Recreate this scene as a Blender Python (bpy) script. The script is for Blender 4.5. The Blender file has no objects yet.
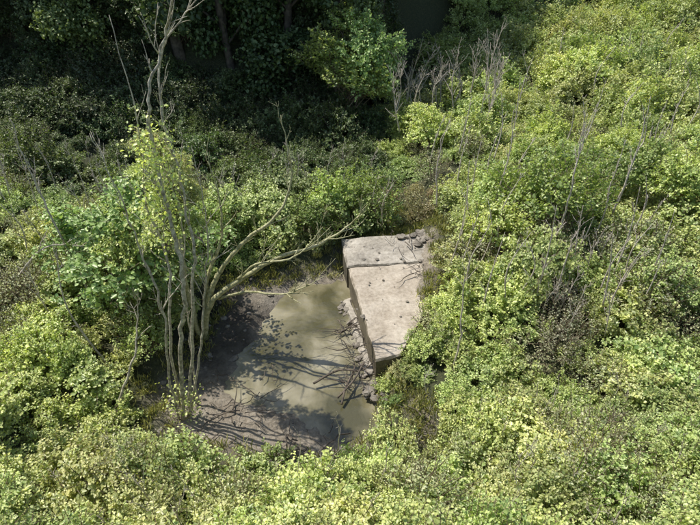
import bpy, math, random
import numpy as np
from mathutils import Vector
random.seed(7); rng=np.random.default_rng(7)
S=bpy.context.scene
COL=S.collection

# ---------------------------------------------------------------- helpers
def vnoise(x,y,seed=0):
    x=np.asarray(x,float); y=np.asarray(y,float)
    xi=np.floor(x).astype(np.int64); yi=np.floor(y).astype(np.int64)
    fx=x-xi; fy=y-yi; fx=fx*fx*(3-2*fx); fy=fy*fy*(3-2*fy)
    def h(a,b):
        n=(a*374761393+b*668265263+seed*982451653)&0x7fffffff
        n=((n^(n>>13))*1274126177)&0x7fffffff
        return ((n^(n>>16))&0xffff)/65535.0
    return (h(xi,yi)*(1-fx)+h(xi+1,yi)*fx)*(1-fy)+(h(xi,yi+1)*(1-fx)+h(xi+1,yi+1)*fx)*fy
def fbm(x,y,o=4,seed=0):
    s=0;a=.5
    for i in range(o):
        s=s+a*(vnoise(x*2**i+17*i,y*2**i-9*i,seed+i)-.5); a*=.5
    return s
def poly_sd(px,py,poly):
    px=np.asarray(px,float); py=np.asarray(py,float)
    d=np.full(px.shape,1e9); inside=np.zeros(px.shape,bool)
    n=len(poly)
    for i in range(n):
        ax,ay=poly[i]; bx,by=poly[(i+1)%n]
        ex,ey=bx-ax,by-ay
        t=np.clip(((px-ax)*ex+(py-ay)*ey)/(ex*ex+ey*ey),0,1)
        d=np.minimum(d,np.hypot(px-ax-t*ex,py-ay-t*ey))
        c=((ay>py)!=(by>py))&(px<(bx-ax)*(py-ay)/((by-ay) if by!=ay else 1e-9)+ax)
        inside^=c
    return np.where(inside,-d,d)

def mesh_obj(name,verts,faces,mats,smooth=False,parent=None,link=True,fmat=None):
    me=bpy.data.meshes.new(name); me.from_pydata([tuple(v) for v in verts],[],faces)
    for m in mats: me.materials.append(m)
    if fmat is not None: me.polygons.foreach_set('material_index',fmat)
    if smooth: me.polygons.foreach_set('use_smooth',[True]*len(me.polygons))
    me.update()
    ob=bpy.data.objects.new(name,me)
    if link: COL.objects.link(ob)
    if parent: ob.parent=parent
    return ob
def np_mesh(name,V,F4,mats,fmat=None,tint=None,smooth=False):
    me=bpy.data.meshes.new(name)
    nv=len(V); nf=len(F4); k=F4.shape[1]
    me.vertices.add(nv); me.vertices.foreach_set('co',V.astype(np.float32).ravel())
    me.loops.add(nf*k); me.loops.foreach_set('vertex_index',F4.astype(np.int32).ravel())
    me.polygons.add(nf); me.polygons.foreach_set('loop_start',np.arange(0,nf*k,k,dtype=np.int32))
    for m in mats: me.materials.append(m)
    if fmat is not None: me.polygons.foreach_set('material_index',fmat.astype(np.int32))
    if tint is not None:
        a=me.attributes.new('tint','FLOAT','FACE'); a.data.foreach_set('value',tint.astype(np.float32))
    if smooth: me.polygons.foreach_set('use_smooth',np.ones(nf,bool))
    me.update(calc_edges=True); me.validate()
    return me
def nrm(a): return a/np.maximum(np.linalg.norm(a,axis=-1,keepdims=True),1e-9)

def leaves(P,D,N,L,W,tint):
    D=nrm(D); X=nrm(np.cross(D,N)); N=nrm(np.cross(X,D)); n=len(P)
    L=L[:,None]; W=W[:,None]
    v=np.stack([P, P+D*L*.3-X*W*.5+N*W*.18, P+D*L*.72-X*W*.36+N*W*.14, P+D*L-N*L*.12,
                P+D*L*.72+X*W*.36+N*W*.14, P+D*L*.3+X*W*.5+N*W*.18],1).reshape(-1,3)
    b=np.arange(n)[:,None]*6
    f=np.stack([b+np.array([0,1,2,3]),b+np.array([0,3,4,5])],1).reshape(-1,4)
    return v,f,np.repeat(tint,2)

def twigs(A,B,r):
    D=nrm(B-A); U=np.tile([0.3,0.2,.9],(len(A),1)); X=nrm(np.cross(D,U)); Y=np.cross(D,X)
    vs=[]
    for P,s in((A,1.),(B,.45)):
        for k in range(3):
            c,s_=math.cos(k*2.094),math.sin(k*2.094)
            vs.append(P+(X*c+Y*s_)*(r*s)[:,None])
    v=np.stack(vs,1).reshape(-1,3); b=np.arange(len(A))[:,None]*6
    f=np.stack([b+np.array([0,1,4,3]),b+np.array([1,2,5,4]),b+np.array([2,0,3,5])],1).reshape(-1,4)
    return v,f

def catmull(pts,rad,sub=6):
    P=[Vector(p) for p in pts]; n=len(P); out=[];ro=[]
    for i in range(n-1):
        p0=P[max(i-1,0)];p1=P[i];p2=P[i+1];p3=P[min(i+2,n-1)]
        for k in range(sub):
            t=k/sub
            out.append(.5*((2*p1)+(p2-p0)*t+(2*p0-5*p1+4*p2-p3)*t*t+(3*p1-p0-3*p2+p3)*t**3))
            ro.append(rad[i]*(1-t)+rad[i+1]*t)
    out.append(P[-1]); ro.append(rad[-1])
    return out,ro
def tube(V,F,pts,rad,sides=7,wob=.1):
    base=len(V); n=len(pts); U=Vector((.31,.9,.13)).normalized()
    for i,p in enumerate(pts):
        d=(pts[min(i+1,n-1)]-pts[max(i-1,0)])
        if d.length<1e-6: d=Vector((0,0,1))
        d.normalize(); x=d.cross(U)
        if x.length<.05: x=d.cross(Vector((1,0,0)))
        x.normalize(); y=d.cross(x)
        for k in range(sides):
            a=k*2*math.pi/sides; r=rad[i]*(1+random.uniform(-wob,wob))
            V.append(p+x*math.cos(a)*r+y*math.sin(a)*r)
    for i in range(n-1):
        for k in range(sides):
            a=base+i*sides+k; b=base+i*sides+(k+1)%sides
            F.append((a,b,b+sides,a+sides))
    F.append(tuple(base+(n-1)*sides+k for k in range(sides)))
    F.append(tuple(base+k for k in reversed(range(sides))))
def side_twigs(V,F,pts,rad,n,length,up=.5,depth=1,start=.35):
    for _ in range(n):
        i=random.randint(int(len(pts)*start),len(pts)-2)
        d=(pts[i+1]-pts[i]).normalized()
        s=Vector((random.gauss(0,1),random.gauss(0,1),random.gauss(0,.5))); s=(s-d*s.dot(d)).normalized()
        q=(d*random.uniform(.5,1.1)+s*random.uniform(.5,1)+Vector((0,0,up))).normalized()
        L=length*random.uniform(.45,1.2)*(1-.4*i/len(pts)); p=pts[i].copy(); pp=[p.copy()]
        for k in range(5):
            q=(q+Vector((random.gauss(0,.13),random.gauss(0,.13),random.gauss(.04,.1)))).normalized()
            p=p+q*L/5; pp.append(p.copy())
        r0=min(rad[i]*.6,.016*max(L,.3)+.004); rr=[r0*(1-.15*k)+.0015 for k in range(6)]
        tube(V,F,pp,rr,4,.05)
        if depth>0: side_twigs(V,F,pp,rr,random.randint(1,4),L*.5,up*.6,depth-1,.2)

# ---------------------------------------------------------------- materials
def newmat(n):
    m=bpy.data.materials.new(n); m.use_nodes=True; nt=m.node_tree
    for x in list(nt.nodes): nt.nodes.remove(x)
    o=nt.nodes.new('ShaderNodeOutputMaterial'); return m,nt,o
def N(nt,t,**k):
    n=nt.nodes.new(t)
    for a,b in k.items():
        if a in n.bl_rna.properties.keys(): setattr(n,a,b)
        else: n.inputs[a].default_value=b
    return n
def noise(nt,scale,detail=6,rough=.6,coord=None,kind='Object'):
    tc=nt.nodes.new('ShaderNodeTexCoord'); n=nt.nodes.new('ShaderNodeTexNoise')
    n.inputs['Scale'].default_value=scale;n.inputs['Detail'].default_value=detail;n.inputs['Roughness'].default_value=rough
    nt.links.new(tc.outputs[kind],n.inputs['Vector']); return n
def ramp(nt,src,stops):
    r=nt.nodes.new('ShaderNodeValToRGB'); e=r.color_ramp.elements
    while len(e)<len(stops): e.new(.5)
    for i,(p,c) in enumerate(stops): e[i].position=p; e[i].color=(*c,1)
    nt.links.new(src,r.inputs[0]); return r
def mix(nt,fac,a,b,bt='MIX'):
    m=nt.nodes.new('ShaderNodeMix'); m.data_type='RGBA'; m.blend_type=bt
    for s,v in((0,fac),(6,a),(7,b)):
        if hasattr(v,'default_value') or hasattr(v,'is_linked'): nt.links.new(v,m.inputs[s])
        else: m.inputs[s].default_value=v if s==0 else (*v,1)
    return m.outputs[2]
def bump(nt,h,st,dist):
    b=nt.nodes.new('ShaderNodeBump'); b.inputs['Strength'].default_value=st; b.inputs['Distance'].default_value=dist
    nt.links.new(h,b.inputs['Height']); return b.outputs[0]

def leaf_mat(name,trans=.38,gloss=.05):
    m,nt,o=newmat(name); L=nt.links.new
    oi=N(nt,'ShaderNodeObjectInfo'); at=N(nt,'ShaderNodeAttribute',attribute_name='tint')
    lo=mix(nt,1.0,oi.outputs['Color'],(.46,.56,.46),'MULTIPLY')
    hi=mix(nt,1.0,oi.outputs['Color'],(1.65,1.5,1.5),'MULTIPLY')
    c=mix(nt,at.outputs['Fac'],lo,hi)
    hs=N(nt,'ShaderNodeHueSaturation'); L(c,hs.inputs['Color'])
    mr=N(nt,'ShaderNodeMapRange'); mr.inputs['To Min'].default_value=.8; mr.inputs['To Max'].default_value=1.22
    L(oi.outputs['Random'],mr.inputs['Value']); L(mr.outputs[0],hs.inputs['Value'])
    mr2=N(nt,'ShaderNodeMapRange'); mr2.inputs['To Min'].default_value=.487; mr2.inputs['To Max'].default_value=.512
    mm=N(nt,'ShaderNodeMath',operation='FRACT'); m3=N(nt,'ShaderNodeMath',operation='MULTIPLY'); m3.inputs[1].default_value=7.3
    L(oi.outputs['Random'],m3.inputs[0]); L(m3.outputs[0],mm.inputs[0]); L(mm.outputs[0],mr2.inputs['Value']); L(mr2.outputs[0],hs.inputs['Hue'])
    d=N(nt,'ShaderNodeBsdfDiffuse'); t=N(nt,'ShaderNodeBsdfTranslucent'); g=N(nt,'ShaderNodeBsdfGlossy',Roughness=.42)
    L(hs.outputs[0],d.inputs['Color'])
    tc=mix(nt,1.0,hs.outputs[0],(1.2,1.25,.6),'MULTIPLY'); L(tc,t.inputs['Color'])
    g.inputs['Color'].default_value=(.98,.96,.85,1)
    a=N(nt,'ShaderNodeMixShader',Fac=trans); L(d.outputs[0],a.inputs[1]); L(t.outputs[0],a.inputs[2])
    b=N(nt,'ShaderNodeMixShader',Fac=gloss); L(a.outputs[0],b.inputs[1]); L(g.outputs[0],b.inputs[2])
    L(b.outputs[0],o.inputs[0]); return m
def bark_mat(name,c1,c2,scale=9):
    m,nt,o=newmat(name); n=noise(nt,scale,8,.65); r=ramp(nt,n.outputs[0],[(.36,c1),(.62,c2)])
    p=N(nt,'ShaderNodeBsdfPrincipled',Roughness=.85); nt.links.new(r.outputs[0],p.inputs['Base Color'])
    n2=noise(nt,60,5); nt.links.new(bump(nt,n2.outputs[0],.7,.012),p.inputs['Normal'])
    nt.links.new(p.outputs[0],o.inputs[0]); return m
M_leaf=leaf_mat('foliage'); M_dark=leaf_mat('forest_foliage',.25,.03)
M_twig=bark_mat('twig_bark',(.12,.085,.055),(.28,.21,.14),20)
M_bark=bark_mat('pale_bark',(.20,.175,.12),(.66,.60,.46),12)
M_green=bark_mat('mossy_bark',(.24,.235,.10),(.60,.56,.33),12)
M_dead=bark_mat('dead_wood',(.34,.28,.22),(.70,.62,.52),15)
M_trunk=bark_mat('trunk_bark',(.05,.04,.03),(.17,.135,.10),4)

# ---------------------------------------------------------------- terrain
POOL=[(-1.6,13.0),(-.2,13.0),(.2,11.0),(.5,9.8),(.62,8.9),(.5,7.9),(.1,7.4),(-.8,7.85),(-2.1,8.5),(-3.0,9.1),(-2.8,9.8),(-2.5,10.6),(-2.2,11.6)]
CLEAR=[(-4.7,8.3),(-4.1,9.6),(-3.9,11),(-3.4,12.4),(-1.9,13.4),(-.3,13.7),(-.4,14.6),(1.0,15.4),(2.9,14.9),(2.8,13.2),(2.1,11.3),(1.3,10.0),(1.15,9.0),(.95,8.1),(.7,7.2),(-.1,6.5),(-1.9,6.6),(-3.9,7.1)]
PATCH=[(1.35,8.4),(1.7,8.4),(1.9,7.0),(1.5,6.9)]
CP=np.array([(-3.8,8.5,.12),(-3,8.3,.05),(-2,7.6,.10),(0,8,-.05),(0,10,-.1),(-2,10,-.05),(-1,12,-.05),(-3.3,11,.22),(-3.2,9.8,.14),(0,13,0),(1.2,8.3,.25),(1,7,.40),(-1,6.5,.25),(-4.8,7.2,.6),(-2.8,6.7,.3),
(-7,8,1.5),(-5.4,10,.8),(-4.9,12,1.0),(-8,12,1.5),(-12,12,2.2),(-12,7,3),(-1.5,15,.6),(-4,15,.8),(1.5,16.5,.5),(.6,14.5,.35),(3.9,15,1.2),(2.9,12,.75),(3.8,12.5,1.3),(2,9.5,.5),(4.5,11,1.5),(5,9.5,1.1),(2.5,8.1,.6),(4.5,8,.5),(7,8.8,.7),(1.7,7.6,.55),
(6,12,1.6),(10,12,1.7),(10,8.3,1.1),(14,14,2),(0,4.8,1.4),(4,5,1.3),(-4,4.8,1.7),(8,5,1.9),(-8,5,3.1),(0,3,3.2),(5,3,3.1),(-5,3,3.7),(0,0,5.8),(6,0,5.8),(-6,0,6),(0,-8,8),(-14,-4,8),(14,-4,8),
(-8,19,.2),(-3,19,.1),(-14,19,1),(1,20,.2),(-8,24,.6),(-3,24,.2),(-16,24,1.5),(5,18,1.2),(9,18,1.4),(14,20,1.8),(4,24,.5),(8,25,1.1),(13,27,2),(20,25,2.2),(3,29,-.4),(8,32,1.2),(14,34,2.6),(22,36,4),(30,40,7),
(-8,30,5),(-2,31,4.5),(-16,30,6),(-24,28,7),(-8,38,12),(0,40,11),(-20,38,14),(7,44,9),(15,48,8),(25,54,10),(40,60,14),(0,60,22),(-30,60,26),(30,80,24),(-80,60,30),(80,60,22),(0,120,40),(-100,120,45),(100,120,40),(-60,0,9),(60,0,9),(0,-60,12),(-100,-60,14),(100,-60,14),(40,20,5),(-30,15,5)],float)
def hbase(x,y):
    x=np.asarray(x,float); y=np.asarray(y,float); num=0;den=0
    for cx,cy,cz in CP:
        w=1/((x-cx)**2+(y-cy)**2+.25)**2.2
        num=num+w*cz; den=den+w
    return num/den
def height(x,y):
    z=hbase(x,y)
    sd=poly_sd(x,y,POOL)+fbm(x*1.6,y*1.6,4,5)*.7
    k=np.clip((.5-sd)/1.0,0,1); k=k*k*(3-2*k)
    z=z*(1-k)+(-.22)*k
    clr=np.clip(-poly_sd(x,y,CLEAR)/.5,0,1)
    z=z+fbm(x*.9,y*.9,4,2)*.35*(1-clr)+fbm(x*5,y*5,4,9)*(.10+.05*(1-clr))+np.where(clr>0,fbm(x*2.2,y*2.2,3,21)*.16,0)
    return z
def axis(a,b,lo,hi,fine):
    mid=np.arange(a,b,fine); out=[];s=fine;p=b
    while p<hi: out.append(p); s*=1.09; p+=s
    out.append(hi); inn=[];s=fine;p=a-fine
    while p>lo: inn.append(p); s*=1.09; p-=s
    inn.append(lo); return np.array(inn[::-1]+list(mid)+out)
gx=axis(-5,4,-160,160,.045); gy=axis(6,15.5,-100,220,.045)
GX,GY=np.meshgrid(gx,gy); GZ=height(GX,GY)
V=np.stack([GX,GY,GZ],-1).reshape(-1,3); nx=len(gx); ny=len(gy)
ii=(np.arange(ny-1)[:,None]*nx+np.arange(nx-1)[None,:]).reshape(-1)
F=np.stack([ii,ii+1,ii+nx+1,ii+nx],1)
m,nt,o=newmat('ground_soil')
at=N(nt,'ShaderNodeAttribute',attribute_name='mud')
at2=N(nt,'ShaderNodeAttribute',attribute_name='wet')
n1=noise(nt,1.6,8,.65); n2=noise(nt,14,8,.7)
mudc=ramp(nt,n1.outputs[0],[(.3,(.18,.14,.095)),(.5,(.36,.30,.22)),(.7,(.52,.455,.355))])
mudc2=mix(nt,.4,mudc.outputs[0],ramp(nt,n2.outputs[0],[(.35,(.07,.055,.04)),(.65,(.56,.49,.39))]).outputs[0])
soil=ramp(nt,n2.outputs[0],[(.3,(.03,.04,.015)),(.55,(.07,.075,.03)),(.75,(.16,.15,.07))])
c=mix(nt,at.outputs['Fac'],soil.outputs[0],mudc2)
c=mix(nt,at2.outputs['Fac'],c,mix(nt,1.0,c,(.25,.245,.25),'MULTIPLY'))
p=N(nt,'ShaderNodeBsdfPrincipled'); nt.links.new(c,p.inputs['Base Color'])
mr=N(nt,'ShaderNodeMapRange'); mr.inputs['To Min'].default_value=.85; mr.inputs['To Max'].default_value=.30; nt.links.new(at2.outputs['Fac'],mr.inputs['Value']); nt.links.new(mr.outputs[0],p.inputs['Roughness'])
nt.links.new(bump(nt,n2.outputs[0],1.0,.09),p.inputs['Normal']); nt.links.new(p.outputs[0],o.inputs[0])
me=np_mesh('ground',V,F,[m],smooth=True)
mud=np.clip(.5-poly_sd(GX,GY,CLEAR)/.6+fbm(GX*2,GY*2,3,3),0,1)
mud=np.maximum(mud,np.clip(.5-poly_sd(GX,GY,PATCH)/.5+fbm(GX*4,GY*4,3,6)*1.4,0,1)*.75)
wet=np.clip(1.6-np.hypot((GX+3.5)/1.1,(GY-10.8)/1.6)+fbm(GX*3,GY*3,3,8)*1.6,0,1)
wet=np.maximum(wet,np.clip((.05-GZ)/.06,0,1)*.4)
for nme,arr in(('mud',mud),('wet',wet)):
    a=me.attributes.new(nme,'FLOAT','POINT'); a.data.foreach_set('value',arr.reshape(-1).astype(np.float32))
ground=bpy.data.objects.new('ground',me); COL.objects.link(ground)
def hz(x,y): return float(height(np.array([x]),np.array([y]))[0])

# ---------------------------------------------------------------- water (gently rippled sheet)
m,nt,o=newmat('muddy_water')
n1=noise(nt,.7,4,.55); n2=noise(nt,7,4,.6); n3=noise(nt,8,8,.72); n4=noise(nt,.9,2)
n1.inputs['Distortion'].default_value=.5; n3.inputs['Distortion'].default_value=1.0
c=ramp(nt,n1.outputs[0],[(.36,(.085,.078,.038)),(.5,(.185,.165,.095)),(.64,(.34,.305,.21))])
fl=ramp(nt,n3.outputs[0],[(.63,(0,0,0)),(.70,(1,1,1))]); fm_=ramp(nt,n4.outputs[0],[(.50,(0,0,0)),(.64,(.4,.4,.4))])
cc=mix(nt,mix(nt,1.0,fl.outputs[0],fm_.outputs[0],'MULTIPLY'),c.outputs[0],(.62,.60,.52))
p=N(nt,'ShaderNodeBsdfPrincipled',Roughness=.04); p.inputs['IOR'].default_value=1.6
nt.links.new(cc,p.inputs['Base Color'])
nt.links.new(bump(nt,n2.outputs[0],.6,.03),p.inputs['Normal']); nt.links.new(p.outputs[0],o.inputs[0])
NWX,NWY=180,220
wx=np.linspace(-4.2,1.05,NWX); wy=np.linspace(6.9,14.2,NWY)
WX,WY=np.meshgrid(wx,wy)
rd=np.hypot(WX+.3,WY-10.6)
WZ=.006*np.sin(rd*16+fbm(WX*1.5,WY*1.5,3,31)*9)*np.exp(-rd*.7)+fbm(WX*2.5,WY*4,3,33)*.02
WV=np.stack([WX,WY,WZ],-1).reshape(-1,3)
ii=(np.arange(NWY-1)[:,None]*NWX+np.arange(NWX-1)[None,:]).reshape(-1)
wat=bpy.data.objects.new('pool_water',np_mesh('pool_water',WV,np.stack([ii,ii+1,ii+NWX+1,ii+NWX],1),[m],smooth=True)); COL.objects.link(wat)

# ---------------------------------------------------------------- concrete slab
def concrete(name,c1,c2,c3,side_shade,crack=.15,fine=.4):
    m,nt,o=newmat(name); n1=noise(nt,1.1,9,.68); n2=noise(nt,11,8,.7)
    a=ramp(nt,n1.outputs[0],[(.36,c1),(.5,c2),(.64,c3)])
    b=mix(nt,fine,a.outputs[0],ramp(nt,n2.outputs[0],[(.3,tuple(v*.5 for v in c1)),(.6,c3)]).outputs[0])
    vor=N(nt,'ShaderNodeTexVoronoi',feature='DISTANCE_TO_EDGE',Scale=.5); tc=N(nt,'ShaderNodeTexCoord')
    va=N(nt,'ShaderNodeVectorMath',operation='ADD'); nt.links.new(tc.outputs['Object'],va.inputs[0])
    sc=N(nt,'ShaderNodeVectorMath',operation='SCALE'); sc.inputs['Scale'].default_value=.5; nt.links.new(n2.outputs['Color'],sc.inputs[0])
    nt.links.new(sc.outputs[0],va.inputs[1]); nt.links.new(va.outputs[0],vor.inputs['Vector'])
    cr=ramp(nt,vor.outputs['Distance'],[(0,(.35,.33,.3)),(.02,(1,1,1))])
    b=mix(nt,crack,b,cr.outputs[0],'MULTIPLY')
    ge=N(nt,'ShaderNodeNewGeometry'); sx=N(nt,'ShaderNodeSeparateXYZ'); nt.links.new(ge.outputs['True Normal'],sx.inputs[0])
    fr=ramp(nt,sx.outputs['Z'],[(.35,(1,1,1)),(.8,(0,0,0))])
    b=mix(nt,fr.outputs[0],b,mix(nt,1.0,b,side_shade,'MULTIPLY'))  # steep side faces multiplied darker: shade painted into the colour
    p=N(nt,'ShaderNodeBsdfPrincipled',Roughness=.85); nt.links.new(b,p.inputs['Base Color'])
    nt.links.new(bump(nt,n2.outputs[0],.6,.04),p.inputs['Normal']); nt.links.new(p.outputs[0],o.inputs[0]); return m
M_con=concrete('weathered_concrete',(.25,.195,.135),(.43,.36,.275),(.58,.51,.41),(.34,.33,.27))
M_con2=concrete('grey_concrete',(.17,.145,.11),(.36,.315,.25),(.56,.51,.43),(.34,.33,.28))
def slab(name,A,B,C,D,ztop,zbot,mat,nu=40,nv=60,rough=.03,parent=None,seed=0,tilt=0,edge=.1):
    A,B,C,D=[np.array(q,float) for q in (A,B,C,D)]
    us=np.linspace(0,1,nu); vs=np.linspace(0,1,nv); U,W=np.meshgrid(us,vs)
    P=((1-U)*(1-W))[...,None]*A+(U*(1-W))[...,None]*B+(U*W)[...,None]*C+((1-U)*W)[...,None]*D
    P=P+np.stack([fbm(P[...,0]*2,P[...,1]*2,4,seed),fbm(P[...,0]*2,P[...,1]*2,4,seed+9)],-1)*edge
    e=np.minimum(np.minimum(U,1-U)*nu,np.minimum(W,1-W)*nv)
    z=ztop+fbm(P[...,0]*1.2,P[...,1]*1.2,5,seed+3)*rough*2-np.clip(1.2-e,0,1.2)*(.02+.06*vnoise(P[...,0]*5,P[...,1]*5,seed))+tilt*(W-.5)
    V=[(P[j,i,0],P[j,i,1],z[j,i]) for j in range(nv) for i in range(nu)]
    F=[(j*nu+i,j*nu+i+1,(j+1)*nu+i+1,(j+1)*nu+i) for j in range(nv-1) for i in range(nu-1)]
    loop=[i for i in range(nu)]+[j*nu+nu-1 for j in range(1,nv)]+[(nv-1)*nu+i for i in range(nu-2,-1,-1)]+[j*nu for j in range(nv-2,0,-1)]
    prev=loop
    for s in range(1,7):
        t=s/6; new=[]
        for q in loop:
            x,y,zz=V[q]; off=fbm(np.array([x*3+y*2]),np.array([t*4+y]),3,seed+5)[0]*.06
            V.append((x+off,y+off,zz*(1-t)+zbot*t)); new.append(len(V)-1)
        for k in range(len(loop)):
            F.append((prev[k],new[k],new[(k+1)%len(loop)],prev[(k+1)%len(loop)]))
        prev=new
    return mesh_obj(name,V,F,[mat],False,parent)
weir=bpy.data.objects.new('concrete_weir',None); COL.objects.link(weir)
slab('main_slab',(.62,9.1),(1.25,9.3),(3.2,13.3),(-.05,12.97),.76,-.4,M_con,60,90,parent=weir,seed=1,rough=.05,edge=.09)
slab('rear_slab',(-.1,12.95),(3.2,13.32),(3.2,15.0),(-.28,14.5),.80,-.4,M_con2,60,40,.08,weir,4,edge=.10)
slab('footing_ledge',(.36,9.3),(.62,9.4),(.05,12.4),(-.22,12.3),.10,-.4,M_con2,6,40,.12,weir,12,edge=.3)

# ---------------------------------------------------------------- shrubs
def make_shrub(seed,R,H,nsh,npl,ls,dead=.0,lump=.35,mat=None,twr=.006,twl=1.0):
    r=np.random.default_rng(seed)
    th=r.uniform(0,2*math.pi,nsh); cz=r.uniform(.0,1,nsh)**1.0; sr=np.sqrt(np.clip(1-cz**2,0,1))
    d=np.stack([np.cos(th)*sr,np.sin(th)*sr,cz],1)
    lm=1-lump+lump*2*vnoise(d[:,0]*2.2+5+seed,d[:,1]*2.2+d[:,2]*2.2,seed)
    rad=(r.uniform(.5,1.0,nsh)**.7)*lm
    E=d*np.array([R,R,H])*rad[:,None]; E[:,2]+=.15*H
    sl=r.uniform(.25,.6,nsh)*R*.8*twl
    sd=nrm(d+np.array([0,0,.7])+r.normal(0,.45,(nsh,3)))
    A=E-sd*sl[:,None]*.6; B=E+sd*sl[:,None]*.4
    t=np.tile(np.linspace(.05,1,npl),(nsh,1))+r.normal(0,.03,(nsh,npl))
    C=A[:,None]+(B-A)[:,None]*t[...,None]; C[...,2]-=(t**2)*.08*R
    side=r.normal(0,1,(nsh,npl,3)); side-=sd[:,None]*np.sum(side*sd[:,None],-1,keepdims=True); side=nrm(side)
    P=(C+side*.02).reshape(-1,3)
    D=(side+sd[:,None]*.5+np.array([0,0,-.15])+r.normal(0,.2,side.shape)).reshape(-1,3)
    Nn=(np.array([-.2,-.1,1.])+d[:,None]*.5+r.normal(0,.42,side.shape)).reshape(-1,3)
    L=(ls*r.uniform(.55,1.25,(nsh,npl))*(1.1-.5*np.clip(t,0,1))).reshape(-1)
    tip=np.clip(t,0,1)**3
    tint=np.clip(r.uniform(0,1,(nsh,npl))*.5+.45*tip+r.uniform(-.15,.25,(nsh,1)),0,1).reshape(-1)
    keep=r.uniform(0,1,len(P))>dead
    P,D,Nn,L,tint=P[keep],D[keep],Nn[keep],L[keep],tint[keep]
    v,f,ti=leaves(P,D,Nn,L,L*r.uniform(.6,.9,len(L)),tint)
    tv,tf=twigs(A,B,np.full(nsh,twr))
    k=max(8,nsh//12); sv,sf=twigs(np.tile([0,0,-.3],(k,1))+r.normal(0,.12*R,(k,3)),A[:k],np.full(k,twr*2.4))
    Vv=np.concatenate([v,tv,sv]); Ff=np.concatenate([f,tf+len(v),sf+len(v)+len(tv)])
    fm=np.concatenate([np.zeros(len(f)),np.ones(len(tf)+len(sf))]); tt=np.concatenate([ti,np.zeros(len(tf)+len(sf))])
    return np_mesh('shrub_mesh_%d'%seed,Vv,Ff,[mat or M_leaf,M_twig],fm,tt)
BR=[make_shrub(10+i,.85,.85,270,12,.085,lump=.45) for i in range(6)]
SM=[make_shrub(30+i,.60,.60,220,12,.062,lump=.4) for i in range(5)]
TW=[make_shrub(50+i,.75,1.15,150,11,.06,dead=.45,twr=.007,twl=1.5) for i in range(4)]
BIG=[make_shrub(70+i,1.3,1.4,440,13,.105,lump=.45) for i in range(4)]

def inst(me,parent,name,x,y,z,s,col,tilt=.25):
    ob=bpy.data.objects.new(name,me); COL.objects.link(ob); ob.parent=parent
    ob.location=(x,y,z); ob.rotation_euler=(random.uniform(-tilt,tilt),random.uniform(-tilt,tilt),random.uniform(0,6.28))
    ob.scale=(s*random.uniform(.85,1.2),s*random.uniform(.85,1.2),s*random.uniform(.8,1.25)); ob.color=(*col,1); return ob
thicket=bpy.data.objects.new('shrub_thicket',None); COL.objects.link(thicket)
BRIGHT=(.53,.62,.235); MID=(.32,.43,.15); DEEP_SHADE=(.095,.155,.05); GREY=(.46,.46,.31); YEL=(.63,.65,.31); DRY=(.42,.34,.20)
def lerp(a,b,t): return tuple(a[i]*(1-t)+b[i]*t for i in range(3))
pts=[]
def field(y0,y1,sp,kind):
    y=y0
    while y<y1:
        w=y*.74+3.5; x=-w
        while x<w:
            pts.append((x+random.uniform(-.45,.45)*sp,y+random.uniform(-.45,.45)*sp,kind)); x+=sp
        y+=sp
field(1.9,7.6,.58,'n'); field(7.6,16,.76,'m'); field(16,27,1.15,'f'); field(27,47,1.7,'g')
X=np.array([p[0] for p in pts]);Y=np.array([p[1] for p in pts])
HZ=height(X,Y); SDC=poly_sd(X,Y,CLEAR); SDP=poly_sd(X,Y,PATCH)
V1=vnoise(X*.45,Y*.45,77); V2=vnoise(X*.8+9,Y*.8,78); V3=vnoise(X*.6+3,Y*.6,79)
cnt=0
for i,(x,y,k) in enumerate(pts):
    z=HZ[i]; need={'n':.35,'m':.5,'f':.5,'g':1}[k]
    if SDC[i]<need or SDP[i]<.33: continue
    u,v=V1[i],V2[i]
    col=lerp(MID,BRIGHT,min(1,max(0,u*1.6-.05)))
    if v>.55: col=lerp(col,YEL,.55)
    if k=='n': me=random.choice(SM+SM+BR); s=random.uniform(.7,1.05); col=lerp(col,YEL,.25)
    elif k=='m':
        me=random.choice(BR+SM); s=random.uniform(.7,1.1)+.35*(V3[i]-.4)
        if SDC[i]<.9: s*=.72
        if x>3.2 and y>9.6: s*=1.15
    elif k=='f': me=random.choice(BR+BIG); s=random.uniform(.7,1.1)+.4*(V3[i]-.5)
    else: me=random.choice(BIG); s=random.uniform(.9,1.3)
    if random.random()<.12 and k!='g': me=random.choice(TW); col=lerp(col,GREY,.7)
    if 4.5<x<7.5 and 9<y<12 and random.random()<.4: me=random.choice(TW); col=GREY
    if .8<x<3.2 and 15<y<18.5: me=random.choice(TW+SM); col=lerp(DRY,col,random.random()*.5); s*=.75
    elif x<1.5 and y>15.5: col=lerp(col,DEEP_SHADE,min(.92,.40+(y-15.5)*.12))  # shaded zone behind the pool put into shrub colour, darker with distance
    if x<1 and y>19: s*=.9
    if SDP[i]<.6: s*=.7
    if y>26 and x<(y-26)*.3+1.5: continue
    inst(me,thicket,'shrub_%d'%cnt,x,y,z-.05,s,col); cnt+=1
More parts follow.
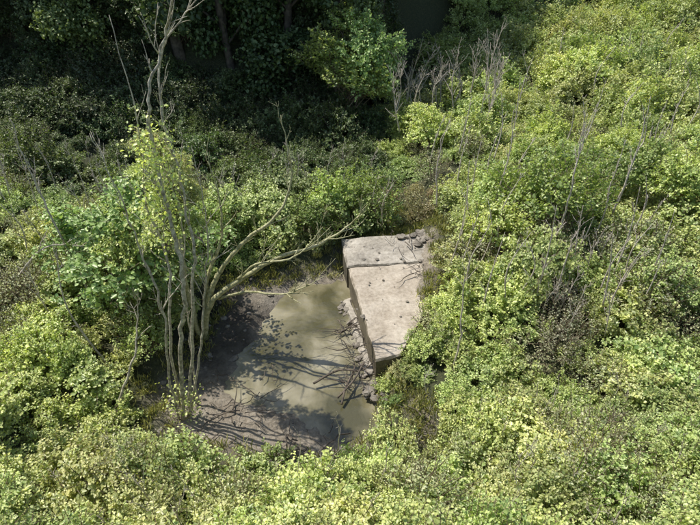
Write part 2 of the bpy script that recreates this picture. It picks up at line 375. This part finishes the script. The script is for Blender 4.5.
for (x,y,z,s,c) in [(-4.9,9.9,1.6,1.0,MID),(-4.8,9.2,1.2,.8,BRIGHT),(-5.0,10.8,2.2,1.2,BRIGHT),(-5.2,10.3,3.0,1.0,BRIGHT),(-5.6,11.3,2.4,1.3,MID),
      (-2.6,15,1.5,1.2,BRIGHT),(-1.2,14.6,1.2,1.0,MID),(-.6,15.6,1.4,1.1,BRIGHT),(-3.8,14.5,1.6,1.2,BRIGHT),(-4.8,13.4,1.8,1.2,BRIGHT),
      (4.2,12.4,2.0,1.2,BRIGHT),(4.8,11.2,2.0,1.2,BRIGHT),(3.6,13.4,1.7,1.0,BRIGHT),(4.4,14.6,2.0,1.2,BRIGHT),(5.6,12.8,2.3,1.3,MID),(3.4,11.2,1.3,.9,BRIGHT),(2.6,10.3,1.0,.75,BRIGHT),(1.85,9.5,.8,.6,BRIGHT),(3.2,12.6,1.2,.75,YEL),(1.5,9.0,.40,.45,BRIGHT),(1.1,9.0,.22,.45,YEL),(.95,8.7,.12,.40,BRIGHT),(1.0,8.2,.15,.36,MID),
      (9.6,13.5,3.0,1.2,BRIGHT),(10.8,14.5,3.2,1.2,BRIGHT),(9.0,14.8,3.0,1.2,MID),(10.4,13.2,2.6,1.1,BRIGHT),(8,10.6,1.8,1.1,BRIGHT),(3.0,23.5,1.4,1.2,BRIGHT),(3.4,21.5,1.4,1.2,BRIGHT),(.2,24.5,2.4,1.3,BRIGHT),(-.6,25.2,3.2,1.3,BRIGHT),(.9,25.5,3.4,1.3,MID),(.1,26,4.6,1.2,BRIGHT),
      (-3.6,9.0,4.6,.5,YEL),(-3.45,8.9,5.1,.55,YEL),(-3.8,9.0,5.5,.48,BRIGHT),(-3.3,8.9,5.8,.45,YEL),(-3.45,8.8,6.3,.36,YEL),(-3.1,8.9,4.5,.42,BRIGHT),(-3.9,9.3,4.0,.5,BRIGHT),(-3.0,9.0,5.2,.34,YEL)]:
    inst(random.choice(BR if s<1.25 else BIG),thicket,'shrub_%d'%cnt,x,y,z,s,c,.5); cnt+=1

# ---------------------------------------------------------------- forest (distant dark mass)
forest=bpy.data.objects.new('forest',None); COL.objects.link(forest)
def make_tree(seed):
    r=np.random.default_rng(seed); Ht=r.uniform(8,11)
    Vs=[];Fs=[]
    pts_=[Vector((0,0,-.5)),Vector((.2,.1,Ht*.3)),Vector((-.1,.2,Ht*.6)),Vector((.1,0,Ht*.95))]
    a,b=catmull(pts_,[.25,.2,.12,.03],4); tube(Vs,Fs,a,b,7)
    lob=[]
    for i in range(15):
        h=r.uniform(.12,1); th=r.uniform(0,6.28); rr=r.uniform(.6,2.4)*(1.1-.6*abs(h-.4))
        c=np.array([math.cos(th)*rr,math.sin(th)*rr,h*Ht]); lob.append((c,r.uniform(.8,1.5)))
        s=Vector((0,.1,max(.3,h*Ht-1.2))); e=Vector(c)
        tube(Vs,Fs,[s,(s+e)/2+Vector((0,0,.2)),e],[.07,.05,.015],5)
    P=[];Nn=[];T=[]
    for c,R in lob:
        n=560; d=nrm(r.normal(0,1,(n,3))); rad=r.uniform(.55,1.05,n)
        lump=.75+.5*vnoise(d[:,0]*3+seed,d[:,1]*3+d[:,2]*3,seed)
        P.append(c+d*(rad*lump*R)[:,None]*np.array([1,1,.8])); Nn.append(d+np.array([0,0,.8])+r.normal(0,.5,(n,3))); T.append(r.uniform(0,1,n)*.6+.3*(rad>.9))
    P=np.concatenate(P);Nn=np.concatenate(Nn);T=np.concatenate(T); n=len(P)
    L=r.uniform(.12,.23,n); v,f,ti=leaves(P,r.normal(0,1,(n,3))+[0,0,-.3],Nn,L,L*.75,T)
    tv=np.array([tuple(q) for q in Vs]); tf=np.array([q for q in Fs if len(q)==4])
    return np_mesh('forest_tree_%d'%seed,np.concatenate([v,tv]),np.concatenate([f,tf+len(v)]),[M_dark,M_trunk],np.concatenate([np.zeros(len(f)),np.ones(len(tf))]),np.concatenate([ti,np.zeros(len(tf))]))
TR=[make_tree(200+i) for i in range(4)]
k=0
FOREST_SHADE=(.075,.115,.048)  # leaf colour darkened to carry the shade on the forest
yy=27.5
while yy<52:
    xx=-yy*.75-4
    while xx<yy*.75+4:
        x=xx+random.uniform(-1,1); y=yy+random.uniform(-1,1)
        lim=1.0+max(0,y-29)*.45+(2.5 if y>36 else 0)
        if x<lim or y>48:
            inst(random.choice(TR),forest,'tree_%d'%k,x,y,hz(x,y)-.6,random.uniform(.75,1.15),lerp(FOREST_SHADE,MID,random.random()*.35),.06); k+=1
        xx+=3.1
    yy+=2.9
for i in range(150):
    x=random.uniform(-26,1.0); y=random.uniform(23.5,28); inst(random.choice(BIG),forest,'undergrowth_%d'%i,x,y,hz(x,y),random.uniform(.7,1.2),lerp(FOREST_SHADE,MID,random.random()*.35))
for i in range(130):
    x=random.uniform(-24,3.0); y=random.uniform(28,36); inst(random.choice(BIG),forest,'hillside_ivy_%d'%i,x,y,hz(x,y),random.uniform(1.0,1.6),lerp(FOREST_SHADE,MID,random.random()*.4))

# ---------------------------------------------------------------- bare trees
def tree_obj(name,stems,mat,twn=8,twl=.8,up=.5,depth=1,sides=7,parent=None,rs=1.):
    Vv=[];Ff=[]
    paths=[]
    for pts_,rads in stems:
        pts2=[pts_[0]]+[(q[0]+random.gauss(0,.035),q[1]+random.gauss(0,.05),q[2]) for q in pts_[1:-1]]+[pts_[-1]]
        a,b=catmull(pts2,[r*rs for r in rads],6)
        for q in range(1,len(a)-1): a[q]=a[q]+Vector((random.gauss(0,.014),random.gauss(0,.014),0))
        tube(Vv,Ff,a,b,sides,.14); side_twigs(Vv,Ff,a,b,twn,twl,up,depth); paths.append(a)
    return mesh_obj(name,Vv,Ff,[mat],True,parent),paths
t1=bpy.data.objects.new('bare_tree',None); COL.objects.link(t1)
st=[([(-3.80,7.8,.1),(-3.46,7.8,2.36),(-3.17,7.8,3.66),(-3.10,7.8,4.8),(-3.07,7.8,5.8),(-3.10,7.8,6.68),(-2.96,7.8,7.47),(-2.7,7.8,8.2),(-2.34,7.8,8.9),(-1.95,7.9,9.5)],[.06,.055,.05,.045,.042,.036,.03,.024,.016,.008]),
    ([(-3.72,7.9,.1),(-3.3,8,2.2),(-3.0,8.0,3.7),(-2.78,8,4.8),(-2.85,8.1,6.0),(-2.95,8.1,7.0),(-2.75,8.1,8.0),(-2.2,8.1,8.7),(-1.6,8.2,9.1)],[.045,.04,.036,.032,.026,.022,.018,.012,.006]),
    ([(-3.9,7.8,.1),(-3.75,7.7,2.0),(-3.55,7.7,3.5),(-3.65,7.7,4.8),(-3.8,7.7,6.0),(-3.95,7.7,7.0)],[.034,.03,.025,.02,.013,.006]),
    ([(-3.7,8.0,.1),(-3.2,8.1,2.0),(-2.95,8.2,3.2),(-2.6,8.2,4.6),(-2.55,8.2,5.4),(-2.6,8.2,6.6)],[.034,.028,.022,.016,.011,.005]),
    ([(-3.85,7.9,.1),(-3.6,8.0,2.6),(-3.35,8,4.4),(-3.5,8,5.6),(-3.3,8,6.8),(-3.35,8,8.6)],[.038,.034,.026,.02,.014,.005]),
    ([(-3.6,8.3,.1),(-3.45,8.4,2.0),(-3.3,8.4,3.6),(-3.15,8.4,5.2),(-3.3,8.4,6.4)],[.03,.025,.02,.013,.005])]
_,paths=tree_obj('stems',st,M_bark,12,1.0,.6,1,7,t1,.82)
Pl=[]
for c,s,n in[((-3.1,7.9,6.6),(.2,.16,.32),420),((-3.2,7.9,5.9),(.2,.16,.28),380),((-3.3,8.0,5.1),(.22,.18,.3),300),((-3.75,7.9,.6),(.2,.2,.3),300)]:
    Pl.append(np.array(c)+rng.normal(0,1,(n,3))*np.array(s))
Pl=np.concatenate(Pl); n=len(Pl); L=rng.uniform(.04,.075,n)
v,f,ti=leaves(Pl,rng.normal(0,1,(n,3))+[0,0,-.4],rng.normal(0,.5,(n,3))+[0,0,1],L,L*.8,rng.uniform(.1,1,n))
iv=bpy.data.objects.new('climbing_leaves',np_mesh('climbing_leaves',v,f,[M_leaf],None,ti)); COL.objects.link(iv); iv.parent=t1; iv.color=(*BRIGHT,1)

t2,_=tree_obj('bare_tree.001',[
 ([(-3.9,10.4,.1),(-3.5,10.4,1.47),(-2.75,10.4,2.2),(-1.7,10.4,2.9),(-.75,10.4,3.3),(-.12,10.4,3.7),(.36,10.4,4.25)],[.085,.075,.06,.048,.035,.022,.008]),
 ([(-3.92,10.5,.1),(-3.62,10.5,1.5),(-3.23,10.5,2.4),(-2.46,10.5,3.25),(-1.65,10.5,3.95),(-1.3,10.5,4.8),(-1.27,10.5,5.5),(-1.4,10.5,6.3)],[.08,.07,.058,.045,.034,.024,.016,.007]),
 ([(-3.95,10.45,.1),(-3.75,10.5,1.3),(-3.45,10.6,2.3),(-3.1,10.7,3.1),(-2.95,10.7,4.2),(-3.1,10.7,5.2)],[.07,.06,.045,.032,.02,.008]),
 ([(-3.98,10.4,.1),(-4.0,10.3,1.6),(-4.0,10.2,3.0),(-3.8,10.2,4.4),(-3.85,10.2,5.6),(-3.65,10.2,6.8)],[.075,.065,.05,.035,.02,.008]),
 ([(-2.75,10.4,2.2),(-2.2,10.2,2.9),(-1.3,10.1,3.1),(-.6,10.1,3.9)],[.035,.028,.018,.006]),
 ([(-3.3,10.4,1.6),(-2.4,10.0,2.1),(-1.5,9.8,2.3),(-.7,9.7,2.75)],[.04,.03,.02,.007])],M_green,9,1.0,.35)
def sap(name,pts_,r0,mat=M_dead,tn=6,tl=.5,depth=1):
    n=len(pts_); tree_obj(name,[(pts_,[r0*(1-.85*i/(n-1)) for i in range(n)])],mat,tn,tl,.5,depth,5)
sap('bare_sapling',[(-6.6,10.6,1.4),(-6.9,10.6,3.2),(-7.0,10.6,4.8),(-7.0,10.6,6.2)],.038,M_dead)
sap('bare_sapling.001',[(-5.0,7.5,1.0),(-4.6,7.9,1.9),(-4.35,8.3,2.7),(-4.3,8.4,3.3)],.035,M_bark)
sap('bare_sapling.002',[(2.5,9.0,.4),(2.55,9.0,1.7),(2.45,9.0,3.0),(2.4,9,3.6)],.028)
sap('bare_sapling.003',[(5.6,12.0,2.4),(5.5,12,3.8),(5.6,12,4.9),(5.5,12,5.8)],.032)
sap('bare_sapling.004',[(4.3,14,2.2),(4.5,14,3.8),(4.4,14,5.2)],.032)
sap('bare_sapling.005',[(7.4,13,2.6),(7.5,13,4.4),(7.4,13,5.9)],.032)
sap('bare_sapling.006',[(-.25,6.4,.8),(-.2,6.3,1.7),(-.25,6.3,2.3)],.014,tn=3,tl=.3)
sap('bare_sapling.007',[(-.9,5.2,1.8),(-.85,5.2,2.7),(-.8,5.1,3.3)],.011,tn=2,tl=.25)
sap('bare_sapling.008',[(-8.2,10.5,2.2),(-7.4,10.4,3.0),(-6.6,10.3,3.3),(-6.0,10.2,3.2)],.035,M_bark,9,.8)
sap('bare_sapling.009',[(5.0,10,1.8),(4.9,10,3.2),(5.1,10,4.2)],.026)
sap('bare_sapling.010',[(-5.6,8.6,1.2),(-5.9,8.6,2.8),(-5.8,8.7,4.4)],.028)
sap('bare_sapling.011',[(2.9,15.5,1.4),(2.8,15.5,3.0),(3.0,15.5,4.4)],.034)
Vv=[];Ff=[]
def stalk(x,y,z,h,r,tn,tl,lean):
    a,b=catmull([(x,y,z),(x+random.uniform(-.5,.5)*lean,y,z+h*.5),(x+random.uniform(-1,1)*lean,y,z+h)],[r,r*.65,r*.2],5)
    tube(Vv,Ff,a,b,5); side_twigs(Vv,Ff,a,b,tn,tl,.5,1)
for i in range(68):
    y=10+20*random.random()**1.2; x=random.uniform(2.8,y*.72); h=random.uniform(1.2,2.6)
    stalk(x,y,hz(x,y)+.6,h,.018+.0006*y,4,.45,.4)
for i in range(20):
    x=random.uniform(2.0,7.0); y=random.uniform(22,27); stalk(x,y,hz(x,y)+.9,random.uniform(1.6,3.0),.036,12,1.1,.6)
for i in range(36):
    x=random.uniform(-12,-5); y=random.uniform(8,17); stalk(x,y,hz(x,y)+.5,random.uniform(1.2,2.6),.020,6,.5,.4)
for i in range(16):
    x=random.uniform(-4.5,2.5); y=random.uniform(15,18.5); stalk(x,y,hz(x,y)+.5,random.uniform(1.0,2.0),.018,6,.5,.4)
for i in range(50):
    x=random.uniform(-5,8); y=random.uniform(4.0,8.0)
    if poly_sd(np.array([x]),np.array([y]),CLEAR)[0]>.4: stalk(x,y,hz(x,y)+.3,random.uniform(.5,1.2),.011,5,.35,.2)
for i in range(12):
    x=random.uniform(4.3,7.3); y=random.uniform(9.3,11.5); stalk(x,y,hz(x,y)+.3,random.uniform(1.0,1.7),.016,9,.5,.3)
mesh_obj('dead_stalks',Vv,Ff,[M_dead],True)

# ---------------------------------------------------------------- stones and drift debris
def stones(name,lst,mat):
    Vv=[];Ff=[]
    import bmesh
    for (x,y,z,s) in lst:
        bm=bmesh.new(); bmesh.ops.create_icosphere(bm,subdivisions=2,radius=1)
        sx,sy,sz=s*random.uniform(.6,1.4),s*random.uniform(.6,1.4),s*random.uniform(.3,.65); a=random.uniform(0,6.28)
        ox=random.random()*50; b=len(Vv)
        for v in bm.verts:
            c=v.co; d=1+float(fbm(np.array([c.x*1.5+ox]),np.array([c.y*1.5+c.z*2]),3,3)[0])*1.3
            px,py,pz=c.x*sx*d,c.y*sy*d,c.z*sz*d
            Vv.append((x+px*math.cos(a)-py*math.sin(a),y+px*math.sin(a)+py*math.cos(a),z+pz))
        for f in bm.faces: Ff.append(tuple(b+v.index for v in f.verts))
        bm.free()
    return mesh_obj(name,Vv,Ff,[mat],False)
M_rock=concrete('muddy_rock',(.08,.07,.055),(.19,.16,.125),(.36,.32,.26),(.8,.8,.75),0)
lst=[]
for i in range(460):
    x=random.uniform(-4.6,.6); y=random.uniform(6.8,13.4)
    sd=float(poly_sd(np.array([x]),np.array([y]),POOL)[0])
    if sd<-.1 or (sd<.1 and random.random()<.6): continue
    z=hz(x,y); lst.append((x,y,z-.005,random.choice([.012,.015,.02,.02,.03,.04,.06]+([.08,.11] if x<-2.4 and y>9.6 else []))))
for i in range(28):
    t=random.random(); x=.42-.55*t+random.gauss(-.06,.07); y=9.2+3.2*t; lst.append((x,y,random.uniform(-.02,.06),random.uniform(.03,.09)))
for i in range(90):
    x=random.uniform(0,2.9);y=random.uniform(9.6,14.4)
    if y>12.8 or random.random()<.3: lst.append((x,y,.77 if y<12.8 else .81,random.choice([.012,.02,.03,.05])))
for i in range(40): lst.append((random.gauss(2.3,.4),random.gauss(14.6,.22),random.uniform(.78,.88),random.uniform(.04,.13)))
for i in range(14): lst.append((random.uniform(.4,1.0),random.uniform(8.3,9.0),random.uniform(.05,.25),random.uniform(.05,.13)))
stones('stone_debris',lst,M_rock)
Vv=[];Ff=[]
for i in range(110):
    a=random.choice([(.2,8.9,.15,.5),(-2.8,8.6,.12,.8),(.0,11,.1,.3),(1.5,14.2,.9,.6),(1.9,12.6,.8,.5),(-2.6,7.9,.12,.7),(-.8,7.2,.15,.6),(.1,10,.15,.3),(1.6,7.6,.5,.4)])
    x=a[0]+random.gauss(0,a[3]*.6); y=a[1]+random.gauss(0,a[3]*.6); z=max(a[2],hz(x,y)+.03); th=random.uniform(0,6.28); L=random.uniform(.2,1.0)
    p=[Vector((x+math.cos(th)*L*k/4+random.gauss(0,.03),y+math.sin(th)*L*k/4+random.gauss(0,.03),z+random.uniform(0,.12))) for k in range(5)]
    r=random.uniform(.006,.018); tube(Vv,Ff,p,[r,r,r*.8,r*.6,r*.3],5)
for p in([(-.9,8.9,.15),(-.3,9.15,.35),(.25,9.1,.4),(.6,9.2,.6)],[(-.3,8.5,.1),(.1,8.8,.4),(.35,9.3,.5)],[(-.2,8.3,.1),(-.1,8.7,.25),(.1,9.2,.3),(.1,9.6,.2)]):
    a,b=catmull(p,[.03,.028,.022,.012][:len(p)],5); tube(Vv,Ff,a,b,6); side_twigs(Vv,Ff,a,b,5,.5,.2)
mesh_obj('fallen_branches',Vv,Ff,[M_trunk],True)

# ---------------------------------------------------------------- grass tufts (one mesh)
P=[]
for i in range(1900):
    x=random.uniform(-5.2,3.6); y=random.uniform(6,15.8)
    sd=float(poly_sd(np.array([x]),np.array([y]),CLEAR)[0])
    if -.3<sd<.5 and (float(poly_sd(np.array([x]),np.array([y]),PATCH)[0])>0 or random.random()<.3): P.append((x,y))
P+=[(random.uniform(.6,3),random.uniform(14.9,17)) for _ in range(150)]+[(random.uniform(1.1,2.1),random.uniform(6.7,8.6)) for _ in range(45)]
P=np.array(P); z=height(P[:,0],P[:,1]); nb=26; n=len(P)*nb
base=np.repeat(np.column_stack([P,z]),nb,0)+rng.normal(0,1,(n,3))*[.07,.07,.0]
D=rng.normal(0,.45,(n,3))+[0,0,1]; L=rng.uniform(.06,.28,n)
v,f,ti=leaves(base,D,rng.normal(0,1,(n,3)),L,np.full(n,.012),rng.uniform(0,1,n))
g=bpy.data.objects.new('grass',np_mesh('grass',v,f,[M_leaf],None,ti)); COL.objects.link(g); g.color=(.35,.35,.15,1)

# ---------------------------------------------------------------- light, world, camera
el=math.radians(61); sv=Vector((-.90*math.cos(el),.436*math.cos(el),math.sin(el)))
sl=bpy.data.lights.new('sun','SUN'); sl.energy=5; sl.angle=math.radians(.5); sl.color=(1,.965,.90)
so=bpy.data.objects.new('sun',sl); COL.objects.link(so); so.rotation_euler=sv.to_track_quat('Z','Y').to_euler()
w=bpy.data.worlds.new('World'); S.world=w; w.use_nodes=True; nt=w.node_tree
sk=nt.nodes.new('ShaderNodeTexSky'); sk.sky_type='NISHITA'; sk.sun_disc=False; sk.sun_elevation=el; sk.sun_rotation=math.atan2(sv.x,sv.y)%(2*math.pi)
bg=nt.nodes['Background']; bg.inputs['Strength'].default_value=.15; nt.links.new(sk.outputs[0],bg.inputs[0])
cam=bpy.data.cameras.new('camera'); cam.sensor_width=36; cam.lens=27.2; cam.clip_end=600
co=bpy.data.objects.new('camera',cam); COL.objects.link(co); co.location=(0,0,10); co.rotation_euler=(math.radians(55),0,0); S.camera=co
S.view_settings.view_transform='Standard'; S.view_settings.look='None'; S.view_settings.exposure=0
print('shrubs',cnt,'trees',k)
